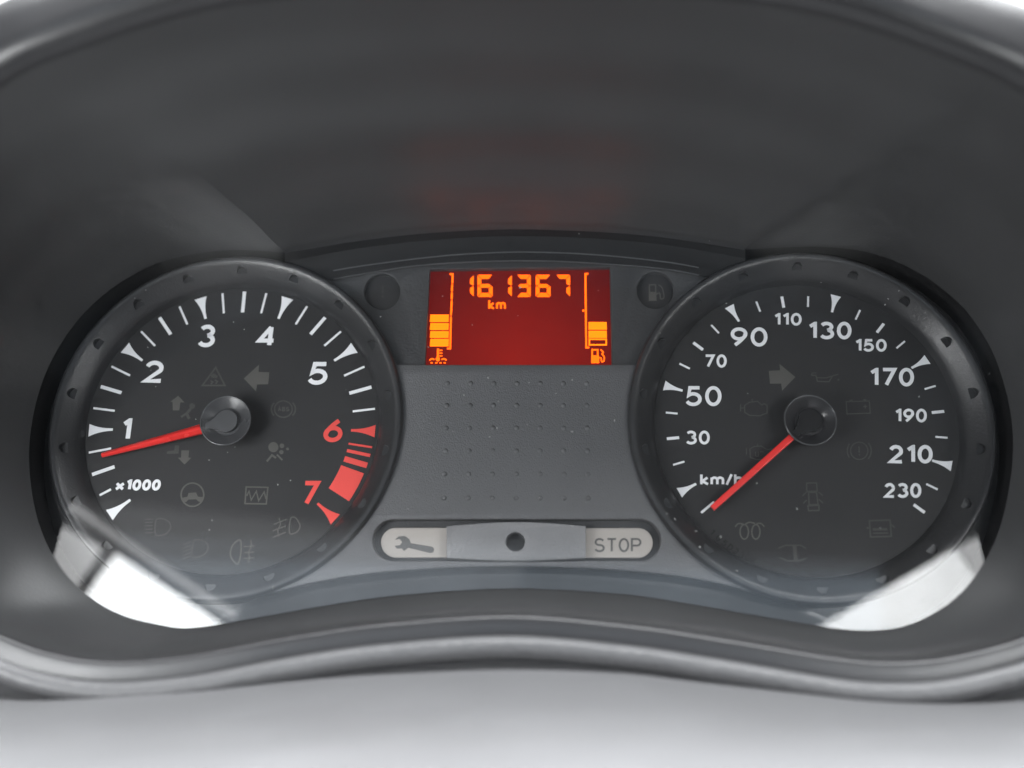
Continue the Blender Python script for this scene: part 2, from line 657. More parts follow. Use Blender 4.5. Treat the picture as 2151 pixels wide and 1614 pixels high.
# the same start index for both loops: the first corner
lip3 = lip3[CORN[0] * NSUB:] + lip3[:CORN[0] * NSUB]
NO = len(out3)
OUT_UV = [(p[0], p[1]) for p in out3]

# ================================================================= SETTING: sky beyond the windscreen
skv, skf = [], []
for i in range(13):
    a = math.radians(-75 + 150 * i / 12)
    for j in range(5):
        e = math.radians(-2 + 13 * j)
        d = Vector((math.sin(a) * math.cos(e), math.cos(a) * math.cos(e), math.sin(e))) * 6
        skv.append(d)
for i in range(12):
    for j in range(4):
        skf.append((i * 5 + j, i * 5 + 5 + j, i * 5 + 6 + j, i * 5 + 1 + j))
me = bpy.data.meshes.new('sky')
me.from_pydata([tuple(v) for v in skv], [], skf)
me.materials.append(M_SKY)
sky = bpy.data.objects.new('sky', me)
sky.location = (0, 0, 0.95)
COL.objects.link(sky)
sky['kind'] = 'structure'
sky['label'] = 'white overcast sky glaring past the top corners of the hood'

# ================================================================= BINNACLE HOOD
hood = empty('binnacle_hood', P(1075, 1400, 20))
hood['label'] = 'dark grey plastic binnacle hood arching around the instrument cluster'
hood['category'] = 'dashboard hood'

MI = 22
vs, fs = [], []
for i in range(NO):
    a, b = Vector(out3[i]), Vector(lip3[i])
    o = Vector((b.x, b.y, 0)) - Vector((a.x, a.y, 0))
    o.normalize()
    for j in range(MI):
        t = j / (MI - 1)
        p = a.lerp(b, t)
        bow = math.sin(math.pi * t)
        upr = min(max((a.y + 10) / 50.0, 0), 1)
        bow += upr * 0.15 * math.sin(t * 21.0 + 0.6 + 0.01 * a.x) * bow
        p = p + Vector((o.x, o.y, 0)) * bow * 3.0 - Vector((0, 0, 1)) * bow * 1.0
        # the wall folds inwards in a soft ridge above each inward corner of the cluster
        for ic, amp in ((0, 8.0), ((CORN[1] - CORN[0]) * NSUB, 2.5)):
            dd = abs((i - ic + NO // 2) % NO - NO // 2) / 26.0
            if dd < 1:
                p = p - Vector((o.x, o.y, 0)) * amp * (1 - dd) ** 1.6 * math.sin(math.pi * min(t * 1.15, 1)) ** 1.2
        vs.append(tuple(p))
for i in range(NO):
    k = (i + 1) % NO
    for j in range(MI - 1):
        fs.append((i * MI + j, k * MI + j, k * MI + j + 1, i * MI + j + 1))
mk('inner_wall', vs, fs, M_HOOD, hood, smooth=12)

# rounded front lip: normals of the lip loop in the dial plane
vs, fs = [], []
prof_n = 0
for i in range(NO):
    b = Vector(lip3[i])
    pa, pb = Vector(lip3[i - 2]), Vector(lip3[(i + 2) % NO])
    tg = (pb - pa).normalized()
    o = Vector((tg.y, -tg.x, 0))
    if o.dot(Vector((b.x - 5, b.y, 0))) < 0:
        o = -o
    o.normalize()
    top = min(max((b.y + 70) / 120.0, 0), 1)
    fw = 8.5 + 10.5 * top
    rl = 1.7 + 5.0 * top
    prof = [(rl * (1 - math.cos(q * math.pi / 14)) - .15, rl * math.sin(q * math.pi / 14)) for q in range(8)]
    zt = rl
    prof += [(fw * .6, zt + .1), (fw - 2.0, zt - .3), (fw - 0.6, zt - 1.1), (fw + 0.6, zt - 2.4),
            (fw + 1.3, zt - 4.6), (fw + 1.6, -8), (fw + 2.2, -30)]
    prof_n = len(prof)
    for r, w in prof:
        vs.append(tuple(b + o * r + Vector((0, 0, w))))
for i in range(NO):
    k = (i + 1) % NO
    for j in range(prof_n - 1):
        fs.append((i * prof_n + j, k * prof_n + j, k * prof_n + j + 1, i * prof_n + j + 1))
mk('front_lip', vs, fs, M_LIP, hood, smooth=60)

# soft padded roll along the lower edge of the lip
vs, fs = [], []
idx = [i for i in range(NO) if lip3[i][1] < -48]
first = next(k for k in range(len(idx)) if idx[k] - idx[k - 1] != 1)
idx = idx[first:] + idx[:first]
for i in idx:
    b = Vector(lip3[i])
    pa, pb = Vector(lip3[i - 2]), Vector(lip3[(i + 2) % NO])
    tg = (pb - pa).normalized()
    o = Vector((tg.y, -tg.x, 0))
    if o.dot(Vector((b.x - 5, b.y, 0))) < 0:
        o = -o
    o.normalize()
    prof = [(5.2, 0.4), (6.0, 1.8), (7.4, 2.9), (9.0, 3.2), (10.5, 2.7), (11.5, 1.5), (12.0, -.5), (12.3, -4.0), (12.3, -12.0)]
    for r, w in prof:
        vs.append(tuple(b + o * r + Vector((0, 0, w))))
npf = len(prof)
for q in range(len(idx) - 1):
    for j in range(npf - 1):
        fs.append((q * npf + j, (q + 1) * npf + j, (q + 1) * npf + j + 1, q * npf + j + 1))
mk('padded_roll', vs, fs, M_PAD, hood, smooth=60)

# ================================================================= STEERING COLUMN SHROUD
_dx = [(-260, 60), (0, 82), (240, 62), (430, 48), (640, 26), (880, 10), (1075, 0), (1300, 10), (1456, 30), (1690, 58), (1890, 80), (2151, 85), (2420, 60)]
rows = [([(x, yc + dy * k) for x, dy in _dx], w) for yc, w, k in
        ((1340, 18, 1), (1372, 22, 1), (1408, 28, .9), (1450, 39, .75), (1496, 56, .6), (1552, 82, .45), (1614, 112, .35), (1770, 152, .4))]
grid = [catmull([tuple(P(x, y, w)) for x, y in r], 5) for r, w in rows]
nc = len(grid[0])
colsm = [catmull([grid[r][c] for r in range(len(rows))], 5) for c in range(nc)]
nr = len(colsm[0])
vs = [p for c in colsm for p in c]
fs = []
for c in range(nc - 1):
    for r in range(nr - 1):
        fs.append((c * nr + r, (c + 1) * nr + r, (c + 1) * nr + r + 1, c * nr + r + 1))
sh = mk('steering_column_shroud', vs, fs, M_SHROUD, None, smooth=60)
sh['label'] = 'pale grey column shroud, out of focus below the hood lip'
sh['category'] = 'column shroud'
md = sh.modifiers.new('thickness', 'SOLIDIFY')
md.thickness = 0.0025
md.offset = -1

# ================================================================= INSTRUMENT CLUSTER
cl = empty('instrument_cluster', P(1075, 1239, 0))
cl['label'] = 'car instrument cluster with two round gauges and a lit red display'
cl['category'] = 'instrument cluster'

TC = (-92.85, -13.5)
SC = (95.3, -15.1)
R_DIAL, R_CREST, W_CREST = 48.9, 57.3, 8.0

# ---- housing tray behind everything
mb = MB()
vs = [(u, v, -1.0) for u, v in OUT_UV] + [(u, v, W_OUT) for u, v in OUT_UV]
tri = tessellate_polygon([[Vector((a, b, 0)) for a, b in OUT_UV]])
fs = [tuple(t) for t in tri]
for i in range(NO):
    j = (i + 1) % NO
    fs.append((i, j, NO + j, NO + i))
mk('housing_tray', vs, fs, M_BLACK, cl, smooth=40)


# ---- bezel ring with its scooped notches
def make_ring(name, c, parent, a_off):
    prof = [(R_DIAL - .3, -0.4), (R_DIAL, 0.0), (R_DIAL + .5, 1.6), (R_DIAL + 1.4, 3.0), (R_DIAL + 3.0, 4.6), (R_DIAL + 4.6, 6.0), (R_DIAL + 5.8, 7.1),
            (R_DIAL + 6.7, 7.75), (R_DIAL + 7.5, 8.05), (R_CREST - .2, 7.9), (R_CREST + .35, 7.3), (R_CREST + .6, 6.2), (R_CREST + .8, -.4)]
    n = 160
    bm = bmesh.new()
    rings = []
    for i in range(n):
        a = 2 * math.pi * i / n
        rings.append([bm.verts.new((r * math.cos(a), r * math.sin(a), w)) for r, w in prof])
    mlen = len(prof)
    for i in range(n):
        j = (i + 1) % n
        for k in range(mlen):
            l = (k + 1) % mlen
            bm.faces.new((rings[i][k], rings[j][k], rings[j][l], rings[i][l]))
    bmesh.ops.recalc_face_normals(bm, faces=bm.faces)
    me1 = bpy.data.meshes.new('ring')
    bm.to_mesh(me1)
    bm.free()
    bm = bmesh.new()
    r0, rr, flo = R_DIAL + 3.9, 1.75, 5.0
    for q in range(18):
        a = math.radians(a_off + 20 * q)
        cx, cy = r0 * math.cos(a), r0 * math.sin(a)
        bot = [bm.verts.new((cx + rr * math.cos(t * math.pi / 10), cy + rr * math.sin(t * math.pi / 10), flo)) for t in range(20)]
        topv = [bm.verts.new((v.co.x, v.co.y, 12)) for v in bot]
        bm.faces.new(bot)
        bm.faces.new(topv)
        for t in range(20):
            s = (t + 1) % 20
            bm.faces.new((bot[t], bot[s], topv[s], topv[t]))
    bmesh.ops.recalc_face_normals(bm, faces=bm.faces)
    me2 = bpy.data.meshes.new('cut')
    bm.to_mesh(me2)
    bm.free()
    o1 = bpy.data.objects.new('ring_tmp', me1)
    o2 = bpy.data.objects.new('cut_tmp', me2)
    COL.objects.link(o1)
    COL.objects.link(o2)
    md = o1.modifiers.new('b', 'BOOLEAN')
    md.operation = 'DIFFERENCE'
    md.object = o2
    md.solver = 'EXACT'
    dg = bpy.context.evaluated_depsgraph_get()
    res = bpy.data.meshes.new_from_object(o1.evaluated_get(dg))
    vs = [(v.co.x + c[0], v.co.y + c[1], v.co.z) for v in res.vertices]
    fs = [tuple(p.vertices) for p in res.polygons]
    for o in (o1, o2):
        bpy.data.objects.remove(o)
    for mm in (me1, me2, res):
        bpy.data.meshes.remove(mm)
    return mk(name, vs, fs, M_RING, parent, smooth=35)


def hub(c, parent, ndir, mat_cap, needle_len, flat, mat_dish):
    """dished hub, teardrop cap and the red pointer; ndir = pointer direction in the dial plane (radians)"""
    mb = MB()
    prof = [(5.6, 0.05), (6.2, 3.6), (7.9, 6.2), (8.1, 6.7), (7.95, 6.95), (7.6, 6.8), (4.9, 5.2), (4.6, 5.0)]
    mb.lathe(c[0], c[1], prof, 72, cap1=True)
    mb.build('needle_hub', mat_dish, parent, smooth=28)
    mb = MB()
    mb.lathe(c[0], c[1], [(8.0, 6.4), (8.35, 6.6), (8.45, 6.95), (8.3, 7.2), (8.05, 7.22), (7.85, 7.0), (7.8, 6.6)], 72)
    mb.build('hub_rim', M_RIM, parent, smooth=60)
    # teardrop cap
    pts = []
    for q in range(25):
        t = math.radians(50 + 260 * q / 24)
        pts.append((3.7 * math.cos(t), 3.7 * math.sin(t)))
    pts += [(3.6, -2.0), (5.2, -1.25), (7.8, -.95), (7.8, .95), (5.2, 1.25), (3.6, 2.0)]
    ca, sa = math.cos(ndir), math.sin(ndir)
    pts = [(c[0] + ca * x - sa * y, c[1] + sa * x + ca * y) for x, y in pts]
    mb = MB()
    mb.prism([pts], 5.02, 6.35)
    mb.build('hub_cap', mat_cap, parent, smooth=40, bevel=0.35)
    # pointer: roof-shaped bar
    mb = MB()
    r0, r1 = 8.0, needle_len
    b0, b1 = (1.7, 1.0) if not flat else (1.1, .95)
    if not flat:
        sec0 = [(-b0, 3.9), (-b0, 4.6), (-.35, 6.2), (.55, 6.4), (b0, 5.2), (b0, 3.9)]
        sec1 = [(-b1 * .8, 2.6), (-b1 * .8, 3.0), (-.2, 3.6), (.3, 3.7), (b1 * .8, 3.2), (b1 * .8, 2.6)]
    else:
        sec0 = [(-b0, 3.9), (-b0, 5.6), (-b0 + .25, 5.85), (b0 - .25, 5.85), (b0, 5.6), (b0, 3.9)]
        sec1 = [(-b1, 2.6), (-b1, 3.6), (-b1 + .2, 3.8), (b1 - .2, 3.8), (b1, 3.6), (b1, 2.6)]
    vs = []
    for r, s in ((r0, sec0), (r1, sec1)):
        for y, w in s:
            vs.append((c[0] + ca * r - sa * y, c[1] + sa * r + ca * y, w))
    k = 6
    fs = [tuple(range(k)), tuple(range(k, 2 * k))] + [(i, (i + 1) % k, k + (i + 1) % k, k + i) for i in range(k)]
    mb.add(vs, fs)
    mb.build('needle', M_NEEDLE, parent, bevel=0.12)


def dial(c, parent):
    mb = MB()
    mb.lathe(c[0], c[1], [(R_DIAL + .2, -0.5), (R_DIAL + .2, 0.0)], 96, cap1=True)
    mb.build('dial_face', M_DIAL, parent)


def polar(c, r, a):
    return (c[0] + r * math.cos(a), c[1] + r * math.sin(a))


def tick(c, parent, a, r0, r1, width, mat, w1=0.12):
    mb = MB()
    mb.ribbon([polar(c, r0, a), polar(c, r1, a)], width, 0, w1)
    return mb.build('tick_mark', mat, parent)


def flare(c, parent, a, r_out, r_in, half, waist, mat):
    """trumpet-shaped main mark, wide end outwards"""
    L = []
    n = 8
    for i in range(n + 1):
        t = i / n
        r = r_out + (r_in - r_out) * t
        hw = waist + (half - waist) * (1 - t) ** 2.2
        L.append((r, hw))
    pts = []
    for r, hw in L:
        pts.append((c[0] + r * math.cos(a) - hw * math.sin(a), c[1] + r * math.sin(a) + hw * math.cos(a)))
    for r, hw in reversed(L):
        pts.append((c[0] + r * math.cos(a) + hw * math.sin(a), c[1] + r * math.sin(a) - hw * math.cos(a)))
    mb = MB()
    mb.prism([pts], 0, 0.12)
    return mb.build('tick_mark', mat, parent)


def icon(parent, off, items, mat, w=0.0, name='telltale_symbol', hgt=0.07):
    """items: ('s', pts, width[, closed]) strokes, ('p', pts) filled, ('d', x, y, r) discs - in crop pixels"""
    ox, oy, s = off
    mb = MB()
    lay = 0
    for it in items:
        z = w + hgt + 0.012 * (lay % 4)
        lay += 1
        if it[0] == 's':
            pts = [U(ox + x / s, oy + y / s, w) for x, y in it[1]]
            mb.ribbon(pts, it[2] / s * 0.152, w, z, len(it) > 3 and it[3])
        elif it[0] == 'p':
            mb.prism([[U(ox + x / s, oy + y / s, w) for x, y in it[1]]], w, z)
        elif it[0] == 'd':
            mb.prism([[U(ox + (it[1] + it[3] * math.cos(t * math.pi / 8)) / s, oy + (it[2] + it[3] * math.sin(t * math.pi / 8)) / s, w)
                       for t in range(16)]], w, z)
    return mb.build(name, mat, parent)


# ---------------------------------------------------------------- tachometer
ta = empty('tachometer', (TC[0], TC[1], 0), cl)
ta['label'] = 'engine speed gauge marked x1000 with red needle below 1'
dial(TC, ta)
pn = P(508, 562, 6.0)
make_ring('bezel_ring', TC, ta, math.degrees(math.atan2(pn.y - TC[1], pn.x - TC[0])))
A35, ST = 1.5585, 0.6424
RO = 47.75
for q in range(29):
    k = q * 0.25
    a = A35 - ST * (k - 3.5)
    if k > 6:
        continue
    if k == int(k):
        continue
    if k == .25:
        tick(TC, ta, a, RO - .2, RO - 4.2, 0.75, M_WHITE)
    elif k * 2 == int(k * 2):
        tick(TC, ta, a, RO, RO - 7.6, 1.15, M_WHITE)
    else:
        tick(TC, ta, a, RO, RO - 7.4, 0.7, M_WHITE)
def ang_px(c, x, y):
    p = P(40 + x / 2.5607, 500 + y / 2.5607)
    return math.atan2(p.y - c[1], p.x - c[0])


for k in range(8):
    a = A35 - ST * (k - 3.5) if k < 7 else ang_px(TC, 1705, 1518)
    flare(TC, ta, a, RO + .1, RO - 7.9, 2.15, .42, M_REDP if k >= 6 else M_WHITE)
for x, y, wd in ((1902, 1127, .65), (1893, 1172, 1.05), (1878, 1226, 1.85)):
    tick(TC, ta, ang_px(TC, x, y), RO - .1, RO - 8.0, wd, M_REDP)
# solid red block before 7
mb = MB()
a0, a1 = ang_px(TC, 1858, 1268), ang_px(TC, 1780, 1420)
pts = [polar(TC, RO - .1, a0 + (a1 - a0) * t / 6) for t in range(7)] + [polar(TC, RO - 8.2, a1 + (a0 - a1) * t / 6) for t in range(7)]
mb.prism([pts], 0, 0.12)
mb.build('red_zone_block', M_REDP, ta)
C1 = (40, 500, 2.5607)
for s, box, mt in (('1', (546, 970, 610, 1092), M_WHITE), ('2', (666, 660, 787, 782), M_WHITE), ('3', (958, 466, 1064, 590), M_WHITE),
                   ('4', (1278, 469, 1390, 589), M_WHITE), ('5', (1551, 667, 1670, 792), M_WHITE), ('6', (1633, 971, 1750, 1100), M_REDP),
                   ('7', (1514, 1307, 1619, 1440), M_REDP)):
    write('numeral', s, box, 9.6, mt, ta, shear=.13, off=C1)
write('scale_lettering', 'x1000', (514, 1299, 767, 1360), 6.2, M_WHITE, ta, shear=.18, off=C1, gap=.16)

A = (340, 730, 6.722)
B = (280, 960, 5.3775)
icon(ta, A, [('s', [(760, 285), (890, 538), (572, 538)], 24, True), ('p', [(690, 400), (730, 365), (790, 400), (775, 435), (700, 425)]),
             ('s', [(690, 470), (720, 490), (690, 520)], 22), ('s', [(750, 460), (785, 480), (760, 515)], 22)], M_TELL2)
icon(ta, A, [('p', [(1158, 440), (1372, 245), (1365, 348), (1518, 352), (1500, 522), (1342, 525), (1330, 622)])], M_TELL)
icon(ta, A, [('p', [(230, 685), (320, 777), (262, 777), (245, 890), (155, 890), (152, 770), (122, 768)])], M_TELL)
icon(ta, A, [('d', 428, 828, 40), ('s', [(410, 865), (350, 935), (385, 1010)], 40), ('s', [(345, 935), (270, 985)], 34)], M_TELL2)
icon(ta, A, [('s', loop(1715, 872, 126, 116), 20, True), ('s', ell(1715, 872, 170, 140, 140, 220, 8), 24), ('s', ell(1715, 872, 170, 140, -40, 40, 8), 24)], M_TELL2)
write('telltale_lettering', 'ABS', (1638, 838, 1800, 905), 2.6, M_TELL2, ta, off=A, w1=.08)
icon(ta, A, [('d', 1575, 1410, 72), ('d', 1695, 1390, 33), ('d', 1688, 1480, 30), ('d', 1775, 1435, 20),
             ('s', [(1482, 1612), (1555, 1522), (1612, 1562)], 30), ('s', [(1625, 1515), (1702, 1592)], 26)], M_TELL)
icon(ta, A, [('p', [(275, 1455), (385, 1455), (375, 1555), (415, 1560), (320, 1655), (228, 1560), (272, 1555)])], M_TELL)
icon(ta, A, [('p', [(185, 1385), (242, 1385), (235, 1500), (70, 1505), (75, 1470), (175, 1455)])], M_TELL2)
icon(ta, B, [('s', loop(668, 428, 128, 132), 18, True),
             ('p', [(545, 465), (612, 450), (625, 408), (708, 402), (730, 450), (792, 455), (770, 512), (735, 505), (712, 480), (622, 482), (598, 510), (560, 505)])], M_TELL)
icon(ta, B, [('s', [(1275, 340), (1520, 345), (1502, 532), (1262, 528)], 17, True),
             ('s', [(1282, 440), (1308, 388), (1332, 488), (1390, 388), (1416, 496), (1478, 396), (1500, 476)], 16)], M_TELL)
icon(ta, B, [('s', catmull([(262, 706), (340, 702), (400, 735), (424, 790), (392, 850), (325, 885), (256, 882), (246, 800)], 3, True), 14, True)]
     + [('s', [(130, y), (218, y - 4)], 13) for y in (706, 742, 780, 820, 860)], M_TELL2)
icon(ta, B, [('s', catmull([(690, 942), (760, 940), (820, 968), (845, 1027), (815, 1090), (742, 1130), (668, 1130), (665, 1030)], 3, True), 14, True)]
     + [('s', [(555, y + 34), (645, y)], 13) for y in (962, 1002, 1042, 1082, 1122)], M_TELL2)
icon(ta, B, [('s', catmull([(1212, 945), (1150, 968), (1103, 1040), (1100, 1120), (1140, 1188), (1184, 1205), (1214, 1100)], 3, True), 16, True),
             ('s', [(1250, 1015), (1370, 1005)], 12), ('s', [(1255, 1082), (1365, 1075)], 12), ('s', [(1250, 1150), (1360, 1140)], 12),
             ('s', catmull([(1325, 940), (1332, 1010), (1302, 1080), (1312, 1150), (1292, 1200)], 4), 12)], M_TELL)
icon(ta, B, [('s', catmull([(1780, 692), (1822, 682), (1860, 722), (1884, 780), (1858, 840), (1800, 870), (1766, 862), (1764, 780)], 3, True), 15, True),
             ('s', [(1585, 762), (1735, 706)], 13), ('s', [(1575, 836), (1722, 780)], 13), ('s', [(1575, 910), (1722, 852)], 13),
             ('s', catmull([(1645, 690), (1662, 760), (1632, 830), (1646, 905)], 4), 13)], M_TELL)
# hub and pointer
p0, p1 = P(432, 899, 4.8), P(213, 956, 3.3)
ang = math.atan2(p1.y - TC[1], p1.x - TC[0])
hub(TC, ta, ang, M_HUBCAP, math.hypot(p1.x - TC[0], p1.y - TC[1]), False, M_HUBT)

# ---------------------------------------------------------------- speedometer
sp = empty('speedometer', (SC[0], SC[1], 0), cl)
sp['label'] = 'road speed gauge in km/h with red needle at zero'
dial(SC, sp)
pn = P(1675, 557, 6.0)
make_ring('bezel_ring', SC, sp, math.degrees(math.atan2(pn.y - SC[1], pn.x - SC[0])))
A125, SS = 1.3696, 0.01960
RS = 45.15
for q in range(24):
    k = q * 10
    a = A125 - SS * (k - 125)
    if k in (10, 50, 90, 130, 170, 210):
        flare(SC, sp, a, RS + 2.0, RS - 4.2, 1.75, .38, M_WHITE)
    elif k in (30, 70, 110, 150, 190, 230, 0):
        tick(SC, sp, a, RS, RS - (4.0 if k else 5.5), .95 if k else .75, M_WHITE)
    else:
        tick(SC, sp, a, RS, RS - 3.8, .62, M_WHITE)
C3 = (1300, 500, 2.5607)
for s, box, st in (('30', (360, 1037, 489, 1112), 5.6), ('50', (359, 797, 552, 906), 7.6), ('70', (460, 627, 580, 699), 5.6),
                   ('90', (601, 481, 799, 586), 7.6), ('110', (835, 404, 983, 473), 5.6), ('130', (1019, 451, 1251, 547), 7.6),
                   ('150', (1271, 544, 1440, 613), 5.6), ('170', (1349, 699, 1587, 800), 7.6), ('190', (1485, 919, 1656, 993), 5.6),
                   ('210', (1451, 1114, 1687, 1214), 7.6), ('230', (1427, 1319, 1626, 1399), 6.0)):
    write('numeral', s, box, st, M_WHITE, sp, off=C3)
write('scale_lettering', 'km/h', (437, 1267, 668, 1332), 5.2, M_WHITE, sp, off=C3, gap=.16)

C = (1500, 740, 5.3775)
D_ = (1440, 960, 4.302)
icon(sp, C, [('p', [(618, 212), (745, 206), (740, 135), (917, 282), (768, 437), (758, 355), (632, 357)])], M_TELL)
icon(sp, C, [('s', [(1100, 262), (1150, 262), (1168, 330), (1298, 335), (1340, 268), (1402, 250)], 14), ('s', [(1158, 288), (1262, 292), (1330, 270)], 12),
             ('s', [(1100, 262), (1110, 235), (1160, 235)], 10), ('d', 1405, 312, 11)], M_TELL2)
icon(sp, C, [('s', [(345, 602), (400, 566), (492, 556), (540, 597), (562, 582), (600, 602), (598, 690), (562, 700), (520, 720), (402, 715), (346, 680)], 13, True),
             ('s', [(300, 590), (300, 672)], 13), ('s', [(302, 632), (340, 632)], 12), ('s', [(430, 530), (432, 562)], 12)], M_TELL2)
icon(sp, C, [('s', [(1492, 560), (1754, 552), (1764, 690), (1502, 698)], 13, True), ('s', [(1530, 545), (1565, 543)], 16), ('s', [(1685, 540), (1718, 538)], 16),
             ('s', [(1685, 615), (1728, 613)], 11), ('s', [(1706, 592), (1708, 636)], 11)], M_TELL2)
icon(sp, C, [('s', [(405, 1092), (452, 1066), (532, 1060), (600, 1102), (655, 1090), (660, 1160), (610, 1185), (560, 1215), (478, 1214), (410, 1190)], 12, True),
             ('s', [(365, 1085), (366, 1160)], 12), ('s', [(490, 1035), (492, 1062)], 12), ('s', [(470, 1125), (470, 1175), (500, 1175), (500, 1125)], 10),
             ('s', [(520, 1125), (560, 1125)], 10)], M_TELL2)
icon(sp, C, [('s', loop(1640, 1115, 98, 98), 13, True), ('s', ell(1640, 1115, 136, 136, 145, 215, 8), 13), ('s', ell(1640, 1115, 136, 136, -42, 42, 8), 16),
             ('s', [(1636, 1065), (1640, 1135)], 14), ('d', 1641, 1160, 8)], M_TELL2)
icon(sp, D_, [('s', [(1094, 237), (1184, 235), (1190, 310), (1096, 312)], 12, True), ('s', [(1112, 322), (1184, 320), (1198, 430), (1117, 434)], 12, True),
              ('s', [(1106, 442), (1206, 438), (1206, 484), (1112, 486)], 12, True), ('s', [(1092, 320), (1056, 354)], 11), ('s', [(1202, 318), (1240, 350)], 11),
              ('s', [(1096, 390), (1064, 420)], 11), ('s', [(1206, 385), (1242, 416)], 11)], M_TELL2)
icon(sp, D_, [('s', loop(531, 678, 38, 66), 12, True), ('s', loop(636, 678, 37, 66), 12, True), ('s', catmull([(448, 632), (480, 602), (526, 610)], 4), 12),
              ('s', catmull([(540, 606), (582, 591), (628, 602)], 4), 12), ('s', catmull([(642, 604), (682, 602), (712, 632)], 4), 12)], M_TELL)
icon(sp, D_, [('s', [(836, 828), (902, 800), (1040, 799), (1090, 828)], 12), ('s', [(850, 912), (922, 940), (1030, 940), (1092, 914)], 12),
              ('s', [(985, 806), (998, 934)], 32)], M_TELL2)
icon(sp, D_, [('s', [(1662, 577), (1848, 571), (1860, 718), (1672, 724)], 14, True), ('s', [(1692, 656), (1824, 654)], 22), ('s', [(1694, 690), (1832, 688)], 12),
              ('s', [(1636, 642), (1662, 642)], 14), ('s', [(1858, 612), (1892, 640)], 14)], M_TELL2)
# part number printed along the rim
code = '1G5D230K'
for i, ch in enumerate(code):
    t = i / (len(code) - 1)
    px = 1440 + (248 + (612 - 248) * t) / 4.302
    py = 960 + (688 + (935 - 688) * t + 26 * math.sin(math.pi * t)) / 4.302
    pu = U(px, py)
    rot = math.radians(-50 + 22 * t)
    mb = MB()
    for pts, closed in G[ch]:
        q = []
        for x, y in pts:
            x, y = (x * ADV.get(ch, 1) - .5) * 1.15, (y - .5) * 1.75
            q.append((pu[0] + x * math.cos(rot) - y * math.sin(rot), pu[1] + x * math.sin(rot) + y * math.cos(rot)))
        mb.ribbon(q, .32, 0, .06, closed)
    mb.build('code_lettering', M_DARKP, sp)
# hub and pointer
p1 = P(1300 + 503 / 2.5607, 500 + 1455 / 2.5607, 3.3)
ang = math.atan2(p1.y - SC[1], p1.x - SC[0])
hub(SC, sp, ang, M_HUBBLACK, math.hypot(p1.x - SC[0], p1.y - SC[1]), True, M_HUB)

# ---------------------------------------------------------------- fascia between the gauges
RJ = R_CREST - 1.1


def gauge_arc(c, a0, a1, n=24):
    return [polar(c, RJ, a0 + (a1 - a0) * i / n) for i in range(n + 1)]


def ang_at(c, v):
    """upper/lower angle where the circle of radius RJ passes height v (facing side chosen by caller)"""
    return math.asin(max(-1, min(1, (v - c[1]) / RJ)))


W_LOW, W_UP = 6.0, 3.6
# lower panel
vt_l, vt_r = P(845, 766, W_LOW).y, P(1335, 766, W_LOW).y
bot = catmull([U(x, y, W_LOW) for x, y in [(575, 1244), (660, 1224), (770, 1206), (920, 1194), (1075, 1190), (1240, 1194), (1390, 1206), (1500, 1224), (1585, 1244)]], 5)
al = ang_at(TC, vt_l)
al2 = ang_at(TC, bot[0][1])
ar = math.pi - ang_at(SC, vt_r)
ar2 = math.pi - ang_at(SC, bot[-1][1])
larc = gauge_arc(TC, al2, al)
rarc = gauge_arc(SC, ar, ar2)
topedge = [U(900 + 380 * i / 6, 766, W_LOW) for i in range(7)]
lower = larc + topedge + rarc + list(reversed([b for b in bot if b[0] > larc[0][0] + 1 and b[0] < rarc[-1][0] - 1]))


def stadium(x0, y0, x1, y1, w, off, n=10, left=True, right=True):
    ox, oy, s = off
    r = (y1 - y0) / 2
    cy = (y0 + y1) / 2
    pts = []
    if left:
        pts += [(x0 + r - r * math.sin(math.pi * i / n), cy + r * math.cos(math.pi * i / n)) for i in range(n + 1)]
    else:
        pts += [(x0, y1), (x0, y0)]
    if right:
        pts += [(x1 - r + r * math.sin(math.pi * i / n), cy - r * math.cos(math.pi * i / n)) for i in range(n + 1)]
    else:
        pts += [(x1, y0), (x1, y1)]
    return [U(ox + x / s, oy + y / s, w) for x, y in pts]


C6 = (740, 760, 3.0729)
hole = stadium(130, 1018, 1992, 1288, W_LOW, C6, 14)
mb = MB()
mb.chamfer_prism([lower, hole], -0.4, W_LOW, 0.5)
fa = mb.build('fascia_panel', M_PANEL, cl, smooth=40)
fa['label'] = 'grained dark grey panel with rows of small raised studs'
# studs
dome = []
for r in range(6):
    y = [140, 282, 428, 575, 725, 880][r]
    for c_ in range(7):
        t = r / 5
        x = (615 + (592 - 615) * t) + c_ * ((1512 - 615) / 6 * (1 - t) + (1522 - 592) / 6 * t)
        u, v = U(740 + x / 3.0729, 760 + y / 3.0729, W_LOW)
        mb = MB()
        mb.lathe(u, v, [(.85, W_LOW - .05), (.78, W_LOW + .10), (.60, W_LOW + .26), (.36, W_LOW + .37), (.12, W_LOW + .41)], 12, cap1=True)
        mb.build('stud', M_PANEL, fa, smooth=60)
# band below the panel, rising to the front of the tray
vs, fs = [], []
nb = 60
outb = [q for q in OUT[19:30]]
for i in range(nb + 1):
    x = 400 + (1800 - 400) * i / nb
    yb = 1300
    for (xa, ya), (xb, yb2) in zip(outb[:-1], outb[1:]):
        if xa <= x <= xb:
            yb = ya + (yb2 - ya) * (x - xa) / (xb - xa)
    if x < outb[0][0]:
        yb = outb[0][1]
    s = abs(x - 1078) / 500
    yt = min(1190 + 50 * min(s, 1.2) ** 2, yb - 4)
    tp = min(1, max(0, (680 - abs(x - 1100)) / 150))
    yt = yb - 2 + (yt - yb + 2) * tp
    for t, w in ((0, 2.6), (.15, 3.2), (.5, 5.0), (.85, 7.6), (1.0, 8.6)):
        ww = 8.6 + (w - 8.6) * tp
        vs.append(tuple(P(x, yt + (yb - yt) * t - (2 if t == 0 else 0), ww)))
